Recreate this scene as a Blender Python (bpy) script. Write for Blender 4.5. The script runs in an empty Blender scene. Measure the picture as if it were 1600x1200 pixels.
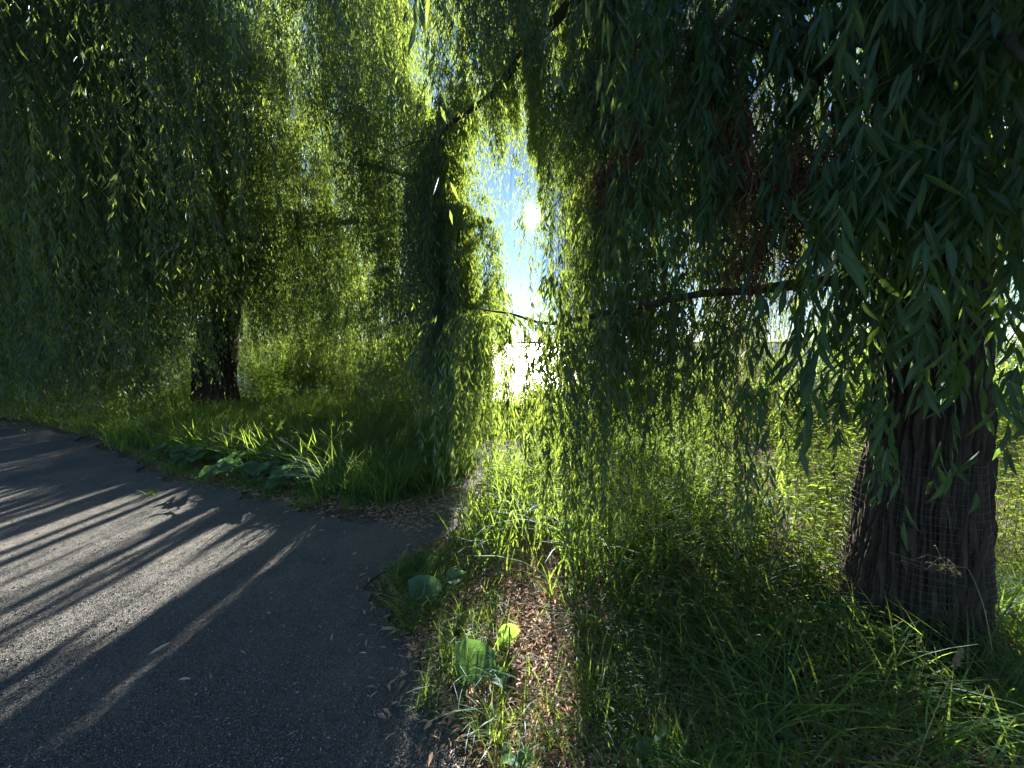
import bpy, math
import numpy as np
from mathutils import Vector

R = math.radians
rng = np.random.default_rng(11)
sc = bpy.context.scene
COL = sc.collection

# ------------------------------------------------------------------ camera
CAM = np.array([0.0, 0.0, 1.55]); PITCH = R(6.0); F = 601.0
cd = bpy.data.cameras.new('camera'); cam = bpy.data.objects.new('camera', cd); COL.objects.link(cam)
cam.location = CAM; cam.rotation_euler = (R(90) - PITCH, 0, 0)
cd.sensor_width = 36; cd.lens = F / 1600 * 36; cd.clip_start = 0.02; cd.clip_end = 20000
sc.camera = cam
FW = np.array([0, math.cos(PITCH), -math.sin(PITCH)]); UP = np.array([0, math.sin(PITCH), math.cos(PITCH)])

def ray(px, py):
    return FW + np.array([1, 0, 0]) * ((px - 800) / F) + UP * ((600 - py) / F)
def at(px, py, Y):
    d = ray(px, py); return CAM + d * (Y / d[1])
def gr(px, py, z=0.0):
    d = ray(px, py); return CAM + d * ((z - CAM[2]) / d[2])
def proj(P):
    v = P - CAM; dep = v @ FW; dep = np.where(np.abs(dep) < .05, .05, dep)
    return 800 + F * v[..., 0] / dep, 600 - F * (v @ UP) / dep, dep

# ------------------------------------------------------------------ sky, sun, exposure
sd = ray(835, 337); SUN = sd / np.linalg.norm(sd)
ELEV = math.asin(SUN[2]); AZ = math.atan2(SUN[0], SUN[1])
w = bpy.data.worlds.new("World"); sc.world = w; w.use_nodes = True
nt = w.node_tree; bg = nt.nodes['Background']
sky = nt.nodes.new('ShaderNodeTexSky'); sky.sky_type = 'NISHITA'; sky.sun_disc = False
sky.sun_elevation = ELEV; sky.sun_rotation = AZ; sky.air_density = 0.6; sky.dust_density = 0.0; sky.ozone_density = 1.5
tc = nt.nodes.new('ShaderNodeTexCoord'); dt = nt.nodes.new('ShaderNodeVectorMath'); dt.operation = 'DOT_PRODUCT'
nt.links.new(tc.outputs['Generated'], dt.inputs[0]); dt.inputs[1].default_value = SUN
mr = nt.nodes.new('ShaderNodeMapRange'); mr.inputs[1].default_value = math.cos(R(.85)); mr.inputs[2].default_value = math.cos(R(0.5))
nt.links.new(dt.outputs['Value'], mr.inputs[0])
sun_disc = nt.nodes.new('ShaderNodeBackground'); sun_disc.inputs[0].default_value = (1, .93, .8, 1)
ml = nt.nodes.new('ShaderNodeMath'); ml.operation = 'MULTIPLY'; ml.inputs[1].default_value = 8.0
nt.links.new(mr.outputs[0], ml.inputs[0])
ac = nt.nodes.new('ShaderNodeMath'); ac.operation = 'ARCCOSINE'; nt.links.new(dt.outputs['Value'], ac.inputs[0])
a1 = nt.nodes.new('ShaderNodeMath'); a1.operation = 'MULTIPLY'; nt.links.new(ac.outputs[0], a1.inputs[0]); a1.inputs[1].default_value = -1 / R(.9)
a2 = nt.nodes.new('ShaderNodeMath'); a2.operation = 'EXPONENT'; nt.links.new(a1.outputs[0], a2.inputs[0])
a3 = nt.nodes.new('ShaderNodeMath'); a3.operation = 'MULTIPLY_ADD'; nt.links.new(a2.outputs[0], a3.inputs[0]); a3.inputs[1].default_value = .5; nt.links.new(ml.outputs[0], a3.inputs[2])
nt.links.new(a3.outputs[0], sun_disc.inputs[1])
ad = nt.nodes.new('ShaderNodeAddShader')
nt.links.new(sky.outputs[0], bg.inputs[0]); bg.inputs[1].default_value = 0.05
nt.links.new(bg.outputs[0], ad.inputs[0]); nt.links.new(sun_disc.outputs[0], ad.inputs[1])
nt.links.new(ad.outputs[0], nt.nodes['World Output'].inputs[0])

ld = bpy.data.lights.new('sun', 'SUN'); ld.energy = 5.0; ld.angle = R(0.5); ld.color = (1, .93, .8)
lo = bpy.data.objects.new('sun', ld); COL.objects.link(lo)
lo.rotation_euler = Vector(SUN).to_track_quat('Z', 'Y').to_euler(); lo.location = (0, 0, 30)
sc.view_settings.view_transform = 'Standard'; sc.view_settings.look = 'None'; sc.view_settings.gamma = 1
sc.view_settings.exposure = 2.42; sc.view_settings.use_curve_mapping = False
sc.render.engine = 'CYCLES'
cy = sc.cycles
cy.max_bounces = 5; cy.diffuse_bounces = 2; cy.glossy_bounces = 1; cy.transmission_bounces = 1; cy.transparent_max_bounces = 4
cy.caustics_reflective = False; cy.caustics_refractive = False; cy.use_denoising = True
cy.sample_clamp_indirect = 6

# ------------------------------------------------------------------ helpers
def tag(o, label=None, cat=None, group=None, kind=None):
    if label: o['label'] = label
    if cat: o['category'] = cat
    if group: o['group'] = group
    if kind: o['kind'] = kind
    return o
def empty(name, loc, label, cat, group=None):
    o = bpy.data.objects.new(name, None); COL.objects.link(o); o.location = loc; o.empty_display_size = .2
    return tag(o, label, cat, group)
def obj(name, V, faces, mat, parent=None, smooth=False, uv=None):
    V = np.ascontiguousarray(V, np.float32)
    if parent is not None:
        V = V - np.array(parent.location, np.float32)
    if not isinstance(faces, list): faces = [faces]
    faces = [np.asarray(f, np.int32) for f in faces if len(f)]
    me = bpy.data.meshes.new(name)
    me.vertices.add(len(V)); me.vertices.foreach_set('co', V.ravel())
    vi = np.concatenate([f.ravel() for f in faces])
    tot = np.concatenate([np.full(len(f), f.shape[1], np.int32) for f in faces])
    st = np.concatenate([[0], np.cumsum(tot)[:-1]]).astype(np.int32)
    me.loops.add(len(vi)); me.loops.foreach_set('vertex_index', vi)
    me.polygons.add(len(tot)); me.polygons.foreach_set('loop_start', st); me.polygons.foreach_set('loop_total', tot)
    if smooth: me.polygons.foreach_set('use_smooth', np.ones(len(tot), bool))
    if uv is not None:
        l = me.uv_layers.new(name='UVMap'); l.data.foreach_set('uv', np.ascontiguousarray(uv[vi], np.float32).ravel())
    me.update(calc_edges=True)
    if mat: me.materials.append(mat)
    o = bpy.data.objects.new(name, me); COL.objects.link(o)
    if parent is not None: o.parent = parent
    return o
class Acc:
    """collects vertex and face arrays into one mesh"""
    def __init__(s): s.V = []; s.F = {}; s.U = []; s.n = 0
    def add(s, V, faces, U=None):
        for f in (faces if isinstance(faces, list) else [faces]):
            f = np.asarray(f, np.int64)
            if len(f): s.F.setdefault(f.shape[1], []).append(f + s.n)
        s.V.append(V); s.n += len(V); s.U.append(U if U is not None else np.zeros((len(V), 2)))
    def build(s, name, mat, parent=None, smooth=False, uv=False):
        return obj(name, np.concatenate(s.V), [np.concatenate(f) for f in s.F.values()], mat, parent, smooth,
                   np.concatenate(s.U) if uv else None)
def unit(a): return a / np.maximum(np.linalg.norm(a, axis=-1, keepdims=True), 1e-9)
def tube(P, rad, n=8, cap=True):
    P = np.asarray(P, float); rad = np.broadcast_to(rad, (len(P),)); K = len(P)
    T = unit(np.gradient(P, axis=0)); V = []
    ref = np.array([0, 0, 1.0]) if abs(T[0][2]) < .9 else np.array([1.0, 0, 0])
    a = np.arange(n) * 2 * np.pi / n
    u = unit(np.cross(T[0], ref))
    for i in range(K):
        u = unit(u - T[i] * (u @ T[i])); b = np.cross(T[i], u)
        V.append(P[i] + rad[i] * (np.cos(a)[:, None] * u + np.sin(a)[:, None] * b))
    V = np.concatenate(V); i = np.arange(K - 1)[:, None] * n; j = np.arange(n)[None]; j2 = (j + 1) % n
    Fq = np.stack([i + j, i + j2, i + n + j2, i + n + j], -1).reshape(-1, 4)
    return V, Fq
def spline(P, m):
    """Catmull-Rom through the points"""
    P = np.asarray(P, float); Q = np.vstack([2 * P[0] - P[1], P, 2 * P[-1] - P[-2]])
    t = np.linspace(0, len(P) - 1 - 1e-6, m); i = t.astype(int); f = (t - i)[:, None]
    a, b, c, d = Q[i], Q[i + 1], Q[i + 2], Q[i + 3]
    return .5 * (2 * b + (c - a) * f + (2 * a - 5 * b + 4 * c - d) * f ** 2 + (3 * b - a - 3 * c + d) * f ** 3)
_tab = np.random.default_rng(3).random(4096)
def n1(x):
    i = np.floor(x).astype(int); f = x - i; f = f * f * (3 - 2 * f)
    return _tab[i % 4096] * (1 - f) + _tab[(i + 1) % 4096] * f
def n2(x, y):
    i = np.floor(x).astype(int); j = np.floor(y).astype(int); f = x - i; g = y - j; f = f * f * (3 - 2 * f); g = g * g * (3 - 2 * g)
    h = lambda a, b: _tab[(a * 73 + b * 1571) % 4096]
    return (h(i, j) * (1 - f) + h(i + 1, j) * f) * (1 - g) + (h(i, j + 1) * (1 - f) + h(i + 1, j + 1) * f) * g
def inpoly(x, y, poly):
    p = np.asarray(poly, float); r = np.zeros(np.shape(x), bool); j = len(p) - 1
    for i in range(len(p)):
        xi, yi, xj, yj = p[i][0], p[i][1], p[j][0], p[j][1]
        c = ((yi > y) != (yj > y)) & (x < (xj - xi) * (y - yi) / (yj - yi + 1e-12) + xi)
        r ^= c; j = i
    return r
def sstep(a, b, x):
    t = np.clip((x - a) / (b - a), 0, 1); return t * t * (3 - 2 * t)

# ------------------------------------------------------------------ materials
def new_mat(name):
    m = bpy.data.materials.new(name); m.use_nodes = True; n = m.node_tree; n.nodes.clear()
    out = n.nodes.new('ShaderNodeOutputMaterial'); return m, n, out
def ramp(n, stops):
    r = n.nodes.new('ShaderNodeValToRGB'); e = r.color_ramp.elements
    while len(e) < len(stops): e.new(.5)
    for k, (p, c) in enumerate(stops): e[k].position = p; e[k].color = (*c, 1)
    return r
def leaf_mat(name, refl, trans, gloss=.06, rough=.48, midrib=False, shift=.35, fres=.07, veins=False):
    """thin leaf: diffuse front, translucent through, a waxy sheen; every leaf its own tint"""
    m, n, out = new_mat(name); L = n.links.new
    geo = n.nodes.new('ShaderNodeNewGeometry')
    def var(c):
        c = np.array(c); a = c * (1 - shift); b = c * (1 + shift)
        y = c * np.array([1.3, 1.12, .9])
        return ramp(n, [(0, tuple(a)), (.45, tuple(c)), (.85, tuple(b)), (1, tuple(y))])
    r1, r2 = var(refl), var(trans)
    L(geo.outputs['Random Per Island'], r1.inputs[0]); L(geo.outputs['Random Per Island'], r2.inputs[0])
    c1, c2 = r1.outputs[0], r2.outputs[0]
    if midrib:
        uv = n.nodes.new('ShaderNodeUVMap'); sp = n.nodes.new('ShaderNodeSeparateXYZ'); L(uv.outputs[0], sp.inputs[0])
        ab = n.nodes.new('ShaderNodeMath'); ab.operation = 'SUBTRACT'; L(sp.outputs[0], ab.inputs[0]); ab.inputs[1].default_value = .5
        aa = n.nodes.new('ShaderNodeMath'); aa.operation = 'ABSOLUTE'; L(ab.outputs[0], aa.inputs[0])
        mp = n.nodes.new('ShaderNodeMapRange'); mp.inputs[1].default_value = .09; mp.inputs[2].default_value = .03
        L(aa.outputs[0], mp.inputs[0]); fac = mp.outputs[0]
        if veins:
            v1 = n.nodes.new('ShaderNodeMath'); v1.operation = 'MULTIPLY_ADD'; L(aa.outputs[0], v1.inputs[0]); v1.inputs[1].default_value = -.75; L(sp.outputs[1], v1.inputs[2])
            v2 = n.nodes.new('ShaderNodeMath'); v2.operation = 'MULTIPLY'; L(v1.outputs[0], v2.inputs[0]); v2.inputs[1].default_value = 7.0
            v3 = n.nodes.new('ShaderNodeMath'); v3.operation = 'PINGPONG'; L(v2.outputs[0], v3.inputs[0]); v3.inputs[1].default_value = .5
            v4 = n.nodes.new('ShaderNodeMapRange'); v4.inputs[1].default_value = .07; v4.inputs[2].default_value = .02; L(v3.outputs[0], v4.inputs[0])
            mp.inputs[1].default_value = .04; mp.inputs[2].default_value = .015
            v5 = n.nodes.new('ShaderNodeMath'); v5.operation = 'MAXIMUM'; L(v4.outputs[0], v5.inputs[0]); L(fac, v5.inputs[1]); fac = v5.outputs[0]
        mx = n.nodes.new('ShaderNodeMix'); mx.data_type = 'RGBA'; L(fac, mx.inputs[0]); L(c1, mx.inputs[6])
        mx.inputs[7].default_value = (.07, .11, .05, 1); c1 = mx.outputs[2]
    d = n.nodes.new('ShaderNodeBsdfDiffuse'); t = n.nodes.new('ShaderNodeBsdfTranslucent'); g = n.nodes.new('ShaderNodeBsdfGlossy')
    g.inputs['Roughness'].default_value = rough; g.inputs['Color'].default_value = (.7, .85, 1, 1)
    L(c1, d.inputs[0]); L(c2, t.inputs[0])
    a = n.nodes.new('ShaderNodeAddShader'); L(d.outputs[0], a.inputs[0]); L(t.outputs[0], a.inputs[1])
    lw = n.nodes.new('ShaderNodeLayerWeight'); lw.inputs[0].default_value = .25
    mm = n.nodes.new('ShaderNodeMath'); mm.operation = 'MULTIPLY_ADD'; L(lw.outputs['Fresnel'], mm.inputs[0]); mm.inputs[1].default_value = fres; mm.inputs[2].default_value = gloss * .5
    mix = n.nodes.new('ShaderNodeMixShader'); L(mm.outputs[0], mix.inputs[0]); L(a.outputs[0], mix.inputs[1]); L(g.outputs[0], mix.inputs[2])
    L(mix.outputs[0], out.inputs[0]); return m
def rough_mat(name, stops, scale=8, detail=6, bump=.4, bscale=40, stretch=(1, 1, 1), rough=.9, spec=.3, island=False):
    m, n, out = new_mat(name); L = n.links.new
    b = n.nodes.new('ShaderNodeBsdfPrincipled'); b.inputs['Roughness'].default_value = rough; b.inputs['Specular IOR Level'].default_value = spec
    tcx = n.nodes.new('ShaderNodeTexCoord'); mp = n.nodes.new('ShaderNodeMapping'); mp.inputs['Scale'].default_value = stretch
    L(tcx.outputs['Object'], mp.inputs[0])
    nz = n.nodes.new('ShaderNodeTexNoise'); nz.inputs['Scale'].default_value = scale; nz.inputs['Detail'].default_value = detail; nz.inputs['Roughness'].default_value = .65
    L(mp.outputs[0], nz.inputs[0]); r = ramp(n, stops)
    if island:
        geo = n.nodes.new('ShaderNodeNewGeometry'); L(geo.outputs['Random Per Island'], r.inputs[0])
    else: L(nz.outputs[0], r.inputs[0])
    L(r.outputs[0], b.inputs['Base Color'])
    n2_ = n.nodes.new('ShaderNodeTexNoise'); n2_.inputs['Scale'].default_value = bscale; n2_.inputs['Detail'].default_value = 8
    L(mp.outputs[0], n2_.inputs[0]); bp = n.nodes.new('ShaderNodeBump'); bp.inputs['Strength'].default_value = bump; bp.inputs['Distance'].default_value = .02
    L(n2_.outputs[0], bp.inputs['Height']); L(bp.outputs[0], b.inputs['Normal'])
    L(b.outputs[0], out.inputs[0]); return m

M_WILLOW = leaf_mat('willow_leaf', (.022, .044, .029), (.155, .215, .03))
M_NEAR = leaf_mat('willow_leaf_with_midrib', (.016, .04, .021), (.085, .155, .02), gloss=.035, midrib=True, shift=.25)
M_GRASS = leaf_mat('grass_blade', (.034, .068, .03), (.20, .30, .035), gloss=.02, fres=.025)
M_SHRUB = leaf_mat('shrub_leaf', (.035, .07, .018), (.19, .28, .03), gloss=.04)
M_BIG = leaf_mat('broad_leaf', (.06, .13, .05), (.10, .17, .03), gloss=.05, shift=.15)
M_DEAD = leaf_mat('dead_leaf', (.36, .25, .19), (.12, .06, .03), gloss=.03, shift=.5)
M_TWIG = rough_mat('twig_bark', [(.3, (.10, .08, .03)), (.7, (.17, .14, .05))], rough=.7)
M_BROWN = rough_mat('dead_twig', [(.2, (.09, .05, .03)), (.8, (.20, .11, .07))], island=True)
M_BARK = rough_mat('willow_bark', [(.3, (.022, .017, .013)), (.55, (.065, .05, .037)), (.75, (.12, .092, .07))], scale=9, bump=.9, bscale=22, stretch=(3, 3, .6))
M_LIMB = rough_mat('limb_bark', [(.3, (.03, .024, .018)), (.7, (.10, .075, .055))], scale=14, bump=.6, bscale=30)
M_SOIL = rough_mat('soil', [(.3, (.07, .05, .037)), (.5, (.14, .10, .076)), (.7, (.22, .165, .125))], scale=18, detail=10, bump=1, bscale=60)
M_WIRE = rough_mat('galvanised_wire', [(.3, (.06, .055, .05)), (.7, (.13, .125, .12))], rough=.4, bump=.1)
M_STALK = rough_mat('dry_stalk', [(.3, (.25, .22, .10)), (.7, (.38, .33, .18))], rough=.7)
M_LOG = rough_mat('weathered_wood', [(.3, (.16, .14, .12)), (.7, (.34, .31, .27))], scale=20, stretch=(1, 8, 8), bump=.5)

# ------------------------------------------------------------------ ground
def gz(x, y):
    x = np.asarray(x, float); y = np.asarray(y, float)
    s = sstep(8.8, 16.5, y + .8 * np.sin(x * .35 + .5))
    und = (n2(x * 1.3 + 50, y * 1.3 + 50) - .5) * .05 * sstep(.3, 1.4, pathdist(x, y))
    return -2.1 * s + und
GP = [(790, 1230), (752, 1160), (690, 1085), (640, 1010), (600, 950), (585, 905), (630, 880), (706, 832), (744, 790), (762, 762), (768, 742), (742, 742),
      (700, 770), (660, 795), (600, 812), (500, 803), (430, 788), (360, 768), (270, 752), (200, 722), (160, 694), (90, 672), (0, 655)]
PATH = [gr(*p)[:2] for p in GP]
# the path goes on along the shore to the left and past the camera on the right
PATH = [np.array([.3, -30.0]), np.array([.15, -3.0]), np.array([.05, .3])] + PATH + [np.array([-16, 9.2]), np.array([-40, 13.5]), np.array([-42, 9.5]), np.array([-17, 4.5]), np.array([-8, -2.0]), np.array([-6, -30.0])]
PATH = np.array(PATH)
def pathdist(x, y):
    """metres outside the gravel (0 inside)"""
    x = np.asarray(x, float); y = np.asarray(y, float); d = np.full(x.shape, 1e9)
    for i in range(len(PATH)):
        a = PATH[i]; b = PATH[(i + 1) % len(PATH)]; ab = b - a
        t = np.clip(((x - a[0]) * ab[0] + (y - a[1]) * ab[1]) / (ab @ ab), 0, 1)
        d = np.minimum(d, np.hypot(x - a[0] - t * ab[0], y - a[1] - t * ab[1]))
    return np.where(inpoly(x, y, PATH), -d, d)
def axis(lo, hi, k, n):
    t = np.linspace(np.arcsinh(lo / k), np.arcsinh(hi / k), n); return k * np.sinh(t)
gx = axis(-900, 900, 1.2, 240); gy = 3 + axis(-900, 60, 1.2, 200)
X, Y = np.meshgrid(gx, gy); Z = gz(X, Y)
V = np.stack([X, Y, Z], -1).reshape(-1, 3); nx = len(gx)
i = np.arange(len(gy) - 1)[:, None] * nx + np.arange(nx - 1)[None]
tag(obj('ground', V, np.stack([i, i + 1, i + nx + 1, i + nx], -1).reshape(-1, 4), M_SOIL, smooth=True), kind='structure')

# gravel path, 4 mm above the soil, ragged edge
m, n, out = new_mat('grey_gravel'); L = n.links.new
b = n.nodes.new('ShaderNodeBsdfPrincipled'); b.inputs['Roughness'].default_value = .85; b.inputs['Specular IOR Level'].default_value = .35
tcx = n.nodes.new('ShaderNodeTexCoord')
vo = n.nodes.new('ShaderNodeTexVoronoi'); vo.inputs['Scale'].default_value = 210; L(tcx.outputs['Object'], vo.inputs[0])
nz = n.nodes.new('ShaderNodeTexNoise'); nz.inputs['Scale'].default_value = 2.2; nz.inputs['Detail'].default_value = 9; L(tcx.outputs['Object'], nz.inputs[0])
sp = n.nodes.new('ShaderNodeSeparateColor'); L(vo.outputs['Color'], sp.inputs[0])
r1 = ramp(n, [(0, (.06, .06, .06)), (.55, (.15, .15, .148)), (.9, (.26, .25, .24)), (1, (.42, .4, .38))]); L(sp.outputs[0], r1.inputs[0])
r2 = ramp(n, [(.28, (.055, .056, .06)), (.5, (.125, .12, .115)), (.75, (.26, .235, .205))]); L(nz.outputs[0], r2.inputs[0])
mx = n.nodes.new('ShaderNodeMix'); mx.data_type = 'RGBA'; mx.inputs[0].default_value = .5
L(r1.outputs[0], mx.inputs[6]); L(r2.outputs[0], mx.inputs[7]); L(mx.outputs[2], b.inputs['Base Color'])
bp = n.nodes.new('ShaderNodeBump'); bp.inputs['Strength'].default_value = 1; bp.inputs['Distance'].default_value = .004; L(vo.outputs['Distance'], bp.inputs['Height'])
nb = n.nodes.new('ShaderNodeTexNoise'); nb.inputs['Scale'].default_value = 9; nb.inputs['Detail'].default_value = 8; L(tcx.outputs['Object'], nb.inputs[0])
bp2 = n.nodes.new('ShaderNodeBump'); bp2.inputs['Strength'].default_value = .6; bp2.inputs['Distance'].default_value = .03; L(nb.outputs[0], bp2.inputs['Height']); L(bp.outputs[0], bp2.inputs['Normal'])
L(bp2.outputs[0], b.inputs['Normal']); L(b.outputs[0], out.inputs[0]); M_GRAVEL = m

pts = []
for k in range(len(PATH)):
    a, c = PATH[k], PATH[(k + 1) % len(PATH)]; q = max(1, int(min(np.linalg.norm(c - a) / .06, 80)))
    for t in np.arange(q) / q:
        p = a + (c - a) * t; j = (n2(np.array(p[0] * 3.1), np.array(p[1] * 3.1)) - .5) * .3 + (n2(np.array(p[0] * 14), np.array(p[1] * 14)) - .5) * .12
        pts.append((p[0] + j * .8, p[1] + j))
from mathutils.geometry import tessellate_polygon
tri = np.array(tessellate_polygon([[Vector((x, y, 0)) for x, y in pts]]))
pv = np.array([(x, y, .012) for x, y in pts])
nrm = np.cross(pv[tri[0][1]] - pv[tri[0][0]], pv[tri[0][2]] - pv[tri[0][0]])[2]
if nrm < 0: tri = tri[:, ::-1]
tag(obj('gravel_path', pv, tri, M_GRAVEL), kind='structure')

# loose chippings on the path (uncountable)
def on_path(n_, ymax, pad=.03):
    """points on the gravel, thinning out with distance so that the picture is evenly filled"""
    out_ = []
    while sum(map(len, out_)) < n_:
        px = rng.uniform(-80, 830, 60000); py = rng.uniform(600, 1290, 60000)
        g = np.array([0, 0, 0]) + CAM + (FW + np.outer((px - 800) / F, [1, 0, 0]) + np.outer((600 - py) / F, UP)) * 1.0
        d = g - CAM; g = CAM + d * (-CAM[2] / d[:, 2:3])
        k = (pathdist(g[:, 0], g[:, 1]) < -pad) & (g[:, 1] < ymax) & (d[:, 2] < -.02); out_.append(g[k])
    return np.concatenate(out_)[:n_]
P = on_path(60000, 7); s = rng.uniform(.0016, .0042, len(P)) * np.where(rng.random(len(P)) < .04, 1.8, 1)
oc = np.array([[1, 0, 0], [0, 1, 0], [-1, 0, 0], [0, -1, 0], [0, 0, .7], [0, 0, -.5]], float)
an = rng.uniform(0, 6.28, len(P)); st = rng.uniform(.6, 1.3, (len(P), 6, 1)); o6 = oc[None] * st
V = np.stack([o6[..., 0] * np.cos(an)[:, None] - o6[..., 1] * np.sin(an)[:, None], o6[..., 0] * np.sin(an)[:, None] + o6[..., 1] * np.cos(an)[:, None], o6[..., 2]], -1) * s[:, None, None]
V += np.array([0, 0, .014]) + P[:, None] * [1, 1, 0]
fo = np.array([[0, 1, 4], [1, 2, 4], [2, 3, 4], [3, 0, 4], [1, 0, 5], [2, 1, 5], [3, 2, 5], [0, 3, 5]])
M_STONE = rough_mat('chipping', [(0, (.07, .07, .07)), (.6, (.18, .175, .17)), (.92, (.28, .265, .25)), (1, (.5, .47, .44))], island=True, bump=.1)
tag(obj('gravel', V.reshape(-1, 3), (fo[None] + (np.arange(len(P)) * 6)[:, None, None]).reshape(-1, 3), M_STONE),
    'loose dark grey stone chippings strewn over the path', 'gravel', kind='stuff')

# ------------------------------------------------------------------ water and the far shore
m, n, out = new_mat('lake_water'); L = n.links.new
b = n.nodes.new('ShaderNodeBsdfPrincipled'); b.inputs['Base Color'].default_value = (.02, .045, .06, 1); b.inputs['Roughness'].default_value = .36
b.inputs['IOR'].default_value = 1.33
tcx = n.nodes.new('ShaderNodeTexCoord'); nz = n.nodes.new('ShaderNodeTexNoise'); nz.inputs['Scale'].default_value = 2.2; nz.inputs['Detail'].default_value = 6
L(tcx.outputs['Object'], nz.inputs[0]); bp = n.nodes.new('ShaderNodeBump'); bp.inputs['Strength'].default_value = .6; bp.inputs['Distance'].default_value = .12
L(nz.outputs[0], bp.inputs['Height']); L(bp.outputs[0], b.inputs['Normal']); L(b.outputs[0], out.inputs[0])
WL = -1.55
V = np.array([[-9000, 10, WL], [9000, 10, WL], [9000, 12000, WL], [-9000, 12000, WL]], float)
tag(obj('lake', V, np.array([[0, 1, 2, 3]]), m), kind='structure')
xs = np.linspace(-2600, 2600, 700); hh = 5 + 9 * n1(xs * .006 + 7) + 9 * n1(xs * .045) * n1(xs * .01 + 40) + 5 * n1(xs * .2)
prof = [(0, 0.), (3, .55), (14, .9), (40, 1.0), (90, .55), (160, 0)]
V = np.stack([np.stack([xs, 2300 + d + 0 * xs, WL - .2 + hh * q], -1) for d, q in prof], 0).reshape(-1, 3)
i = np.arange(len(prof) - 1)[:, None] * 700 + np.arange(699)[None]
tag(obj('far_shore', V, np.stack([i, i + 1, i + 701, i + 700], -1).reshape(-1, 4), rough_mat('wooded_shore', [(.3, (.06, .08, .05)), (.7, (.10, .12, .08))], scale=.05), smooth=True), kind='structure')

# ------------------------------------------------------------------ where the low sun reaches the ground
TA = math.tan(AZ)
POLY_PATH = [(-300, 770), (60, 775), (200, 784), (330, 800), (410, 812), (455, 826), (430, 850), (320, 940), (150, 1020), (-300, 1190)]
POLY_GRASS = [(715, 790), (760, 690), (1060, 680), (1120, 780), (1040, 860), (960, 930), (850, 950), (730, 880)]
POLY_LITTER = [(775, 940), (880, 930), (895, 1060), (905, 1250), (790, 1250), (780, 1080)]
POLY_RIGHT = [(970, 640), (1340, 630), (1350, 900), (1300, 1010), (1150, 1060), (960, 960)]
POLY_DARK = [(60, 640), (200, 630), (640, 626), (745, 680), (725, 745), (650, 795), (470, 800), (300, 770)]
POLY_FAINT = [(-300, 900), (455, 826), (540, 860), (540, 1090), (380, 1230), (-300, 1300)]
POLY_SPOT = [(900, 900), (1300, 760), (1620, 800), (1620, 1260), (900, 1260)]
POLY_BACK = [(180, 590), (330, 575), (470, 580), (640, 600), (640, 624), (470, 626), (330, 626), (200, 624)]
E1 = unit(np.cross(SUN, [0, 0, 1.0])); E2 = np.cross(E1, SUN)
def litmask(P, fleck=True):
    g = P - SUN * (P[:, 2:3] / SUN[2]); g[:, 2] = 0
    u = g[:, 0] - g[:, 1] * TA; x, y, d = proj(g); ok = d > .3
    x = x + 90 * (n2(g[:, 0] * 2.6 + 15, g[:, 1] * 2.6 + 8) - .5) + 40 * (n2(g[:, 0] * 11, g[:, 1] * 11) - .5); y = y + 50 * (n2(g[:, 0] * 3.1 + 5, g[:, 1] * 3.1 + 28) - .5)
    m_ = np.zeros(len(P))
    stripe = sstep(.36, .56, (.36 * n1(u * 4.2 + 3) + .38 * n1(u * 11 + 90) + .34 * n1(u * 27 + 50)) + .25 * (n2(g[:, 0] * .9, g[:, 1] * .9) - .5))
    m_ = np.maximum(m_, ok * inpoly(x, y, POLY_PATH) * stripe * .985)
    m_ = np.maximum(m_, ok * inpoly(x, y, POLY_FAINT) * sstep(.56, .72, .5 * n1(u * 6 + 40) + .5 * n1(u * 21 + 8)) * .8)
    s2 = sstep(.25, .5, .6 * n1(u * 5 + 200) + .4 * n1(u * 17 + 300))
    m_ = np.maximum(m_, ok * inpoly(x, y, POLY_GRASS) * (.5 + .47 * s2))
    m_ = np.maximum(m_, ok * inpoly(x, y, POLY_LITTER) * (.55 + .44 * s2))
    m_ = np.maximum(m_, ok * inpoly(x, y, POLY_RIGHT) * (.72 + .26 * s2))
    if not fleck: return m_
    spot = sstep(.47, .57, .6 * n2(g[:, 0] * 3.1 + 7, g[:, 1] * 1.2 + 3) + .4 * n2(g[:, 0] * 8 + 7, g[:, 1] * 3 + 3))
    m_ = np.maximum(m_, ok * inpoly(x, y, POLY_SPOT) * spot * .97)
    # sunflecks: small openings all through the crowns
    e = P @ E1; f = P @ E2
    fl = .38 * n2(e * 1.5 + 70, f * .6 + 31) + .34 * n2(e * 6.5 + 9, f * 1.7 + 4) + .28 * n2(e * 19, f * 7)
    th_ = .538 + .045 * sstep(-4.4, -5.4, e) + .09 * (n2(e * .5 + 33, f * .4 + 12) - .5) + .035 * sstep(-5.0, -6.0, e) - .032 * sstep(-5.2, -4.4, e) * sstep(-1.0, -1.8, e) - .056 * sstep(.0, .4, e) * sstep(2.6, 1.8, e)
    gxy = (inpoly(g[:, 0], g[:, 1], PATH) & ok & (y < 1350)) | (ok & inpoly(x, y, POLY_DARK)) | (ok & inpoly(x, y, POLY_SPOT))
    m_ = np.maximum(m_, np.where(gxy, 0, sstep(th_, th_ + .07, fl) * .88))
    return m_

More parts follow.
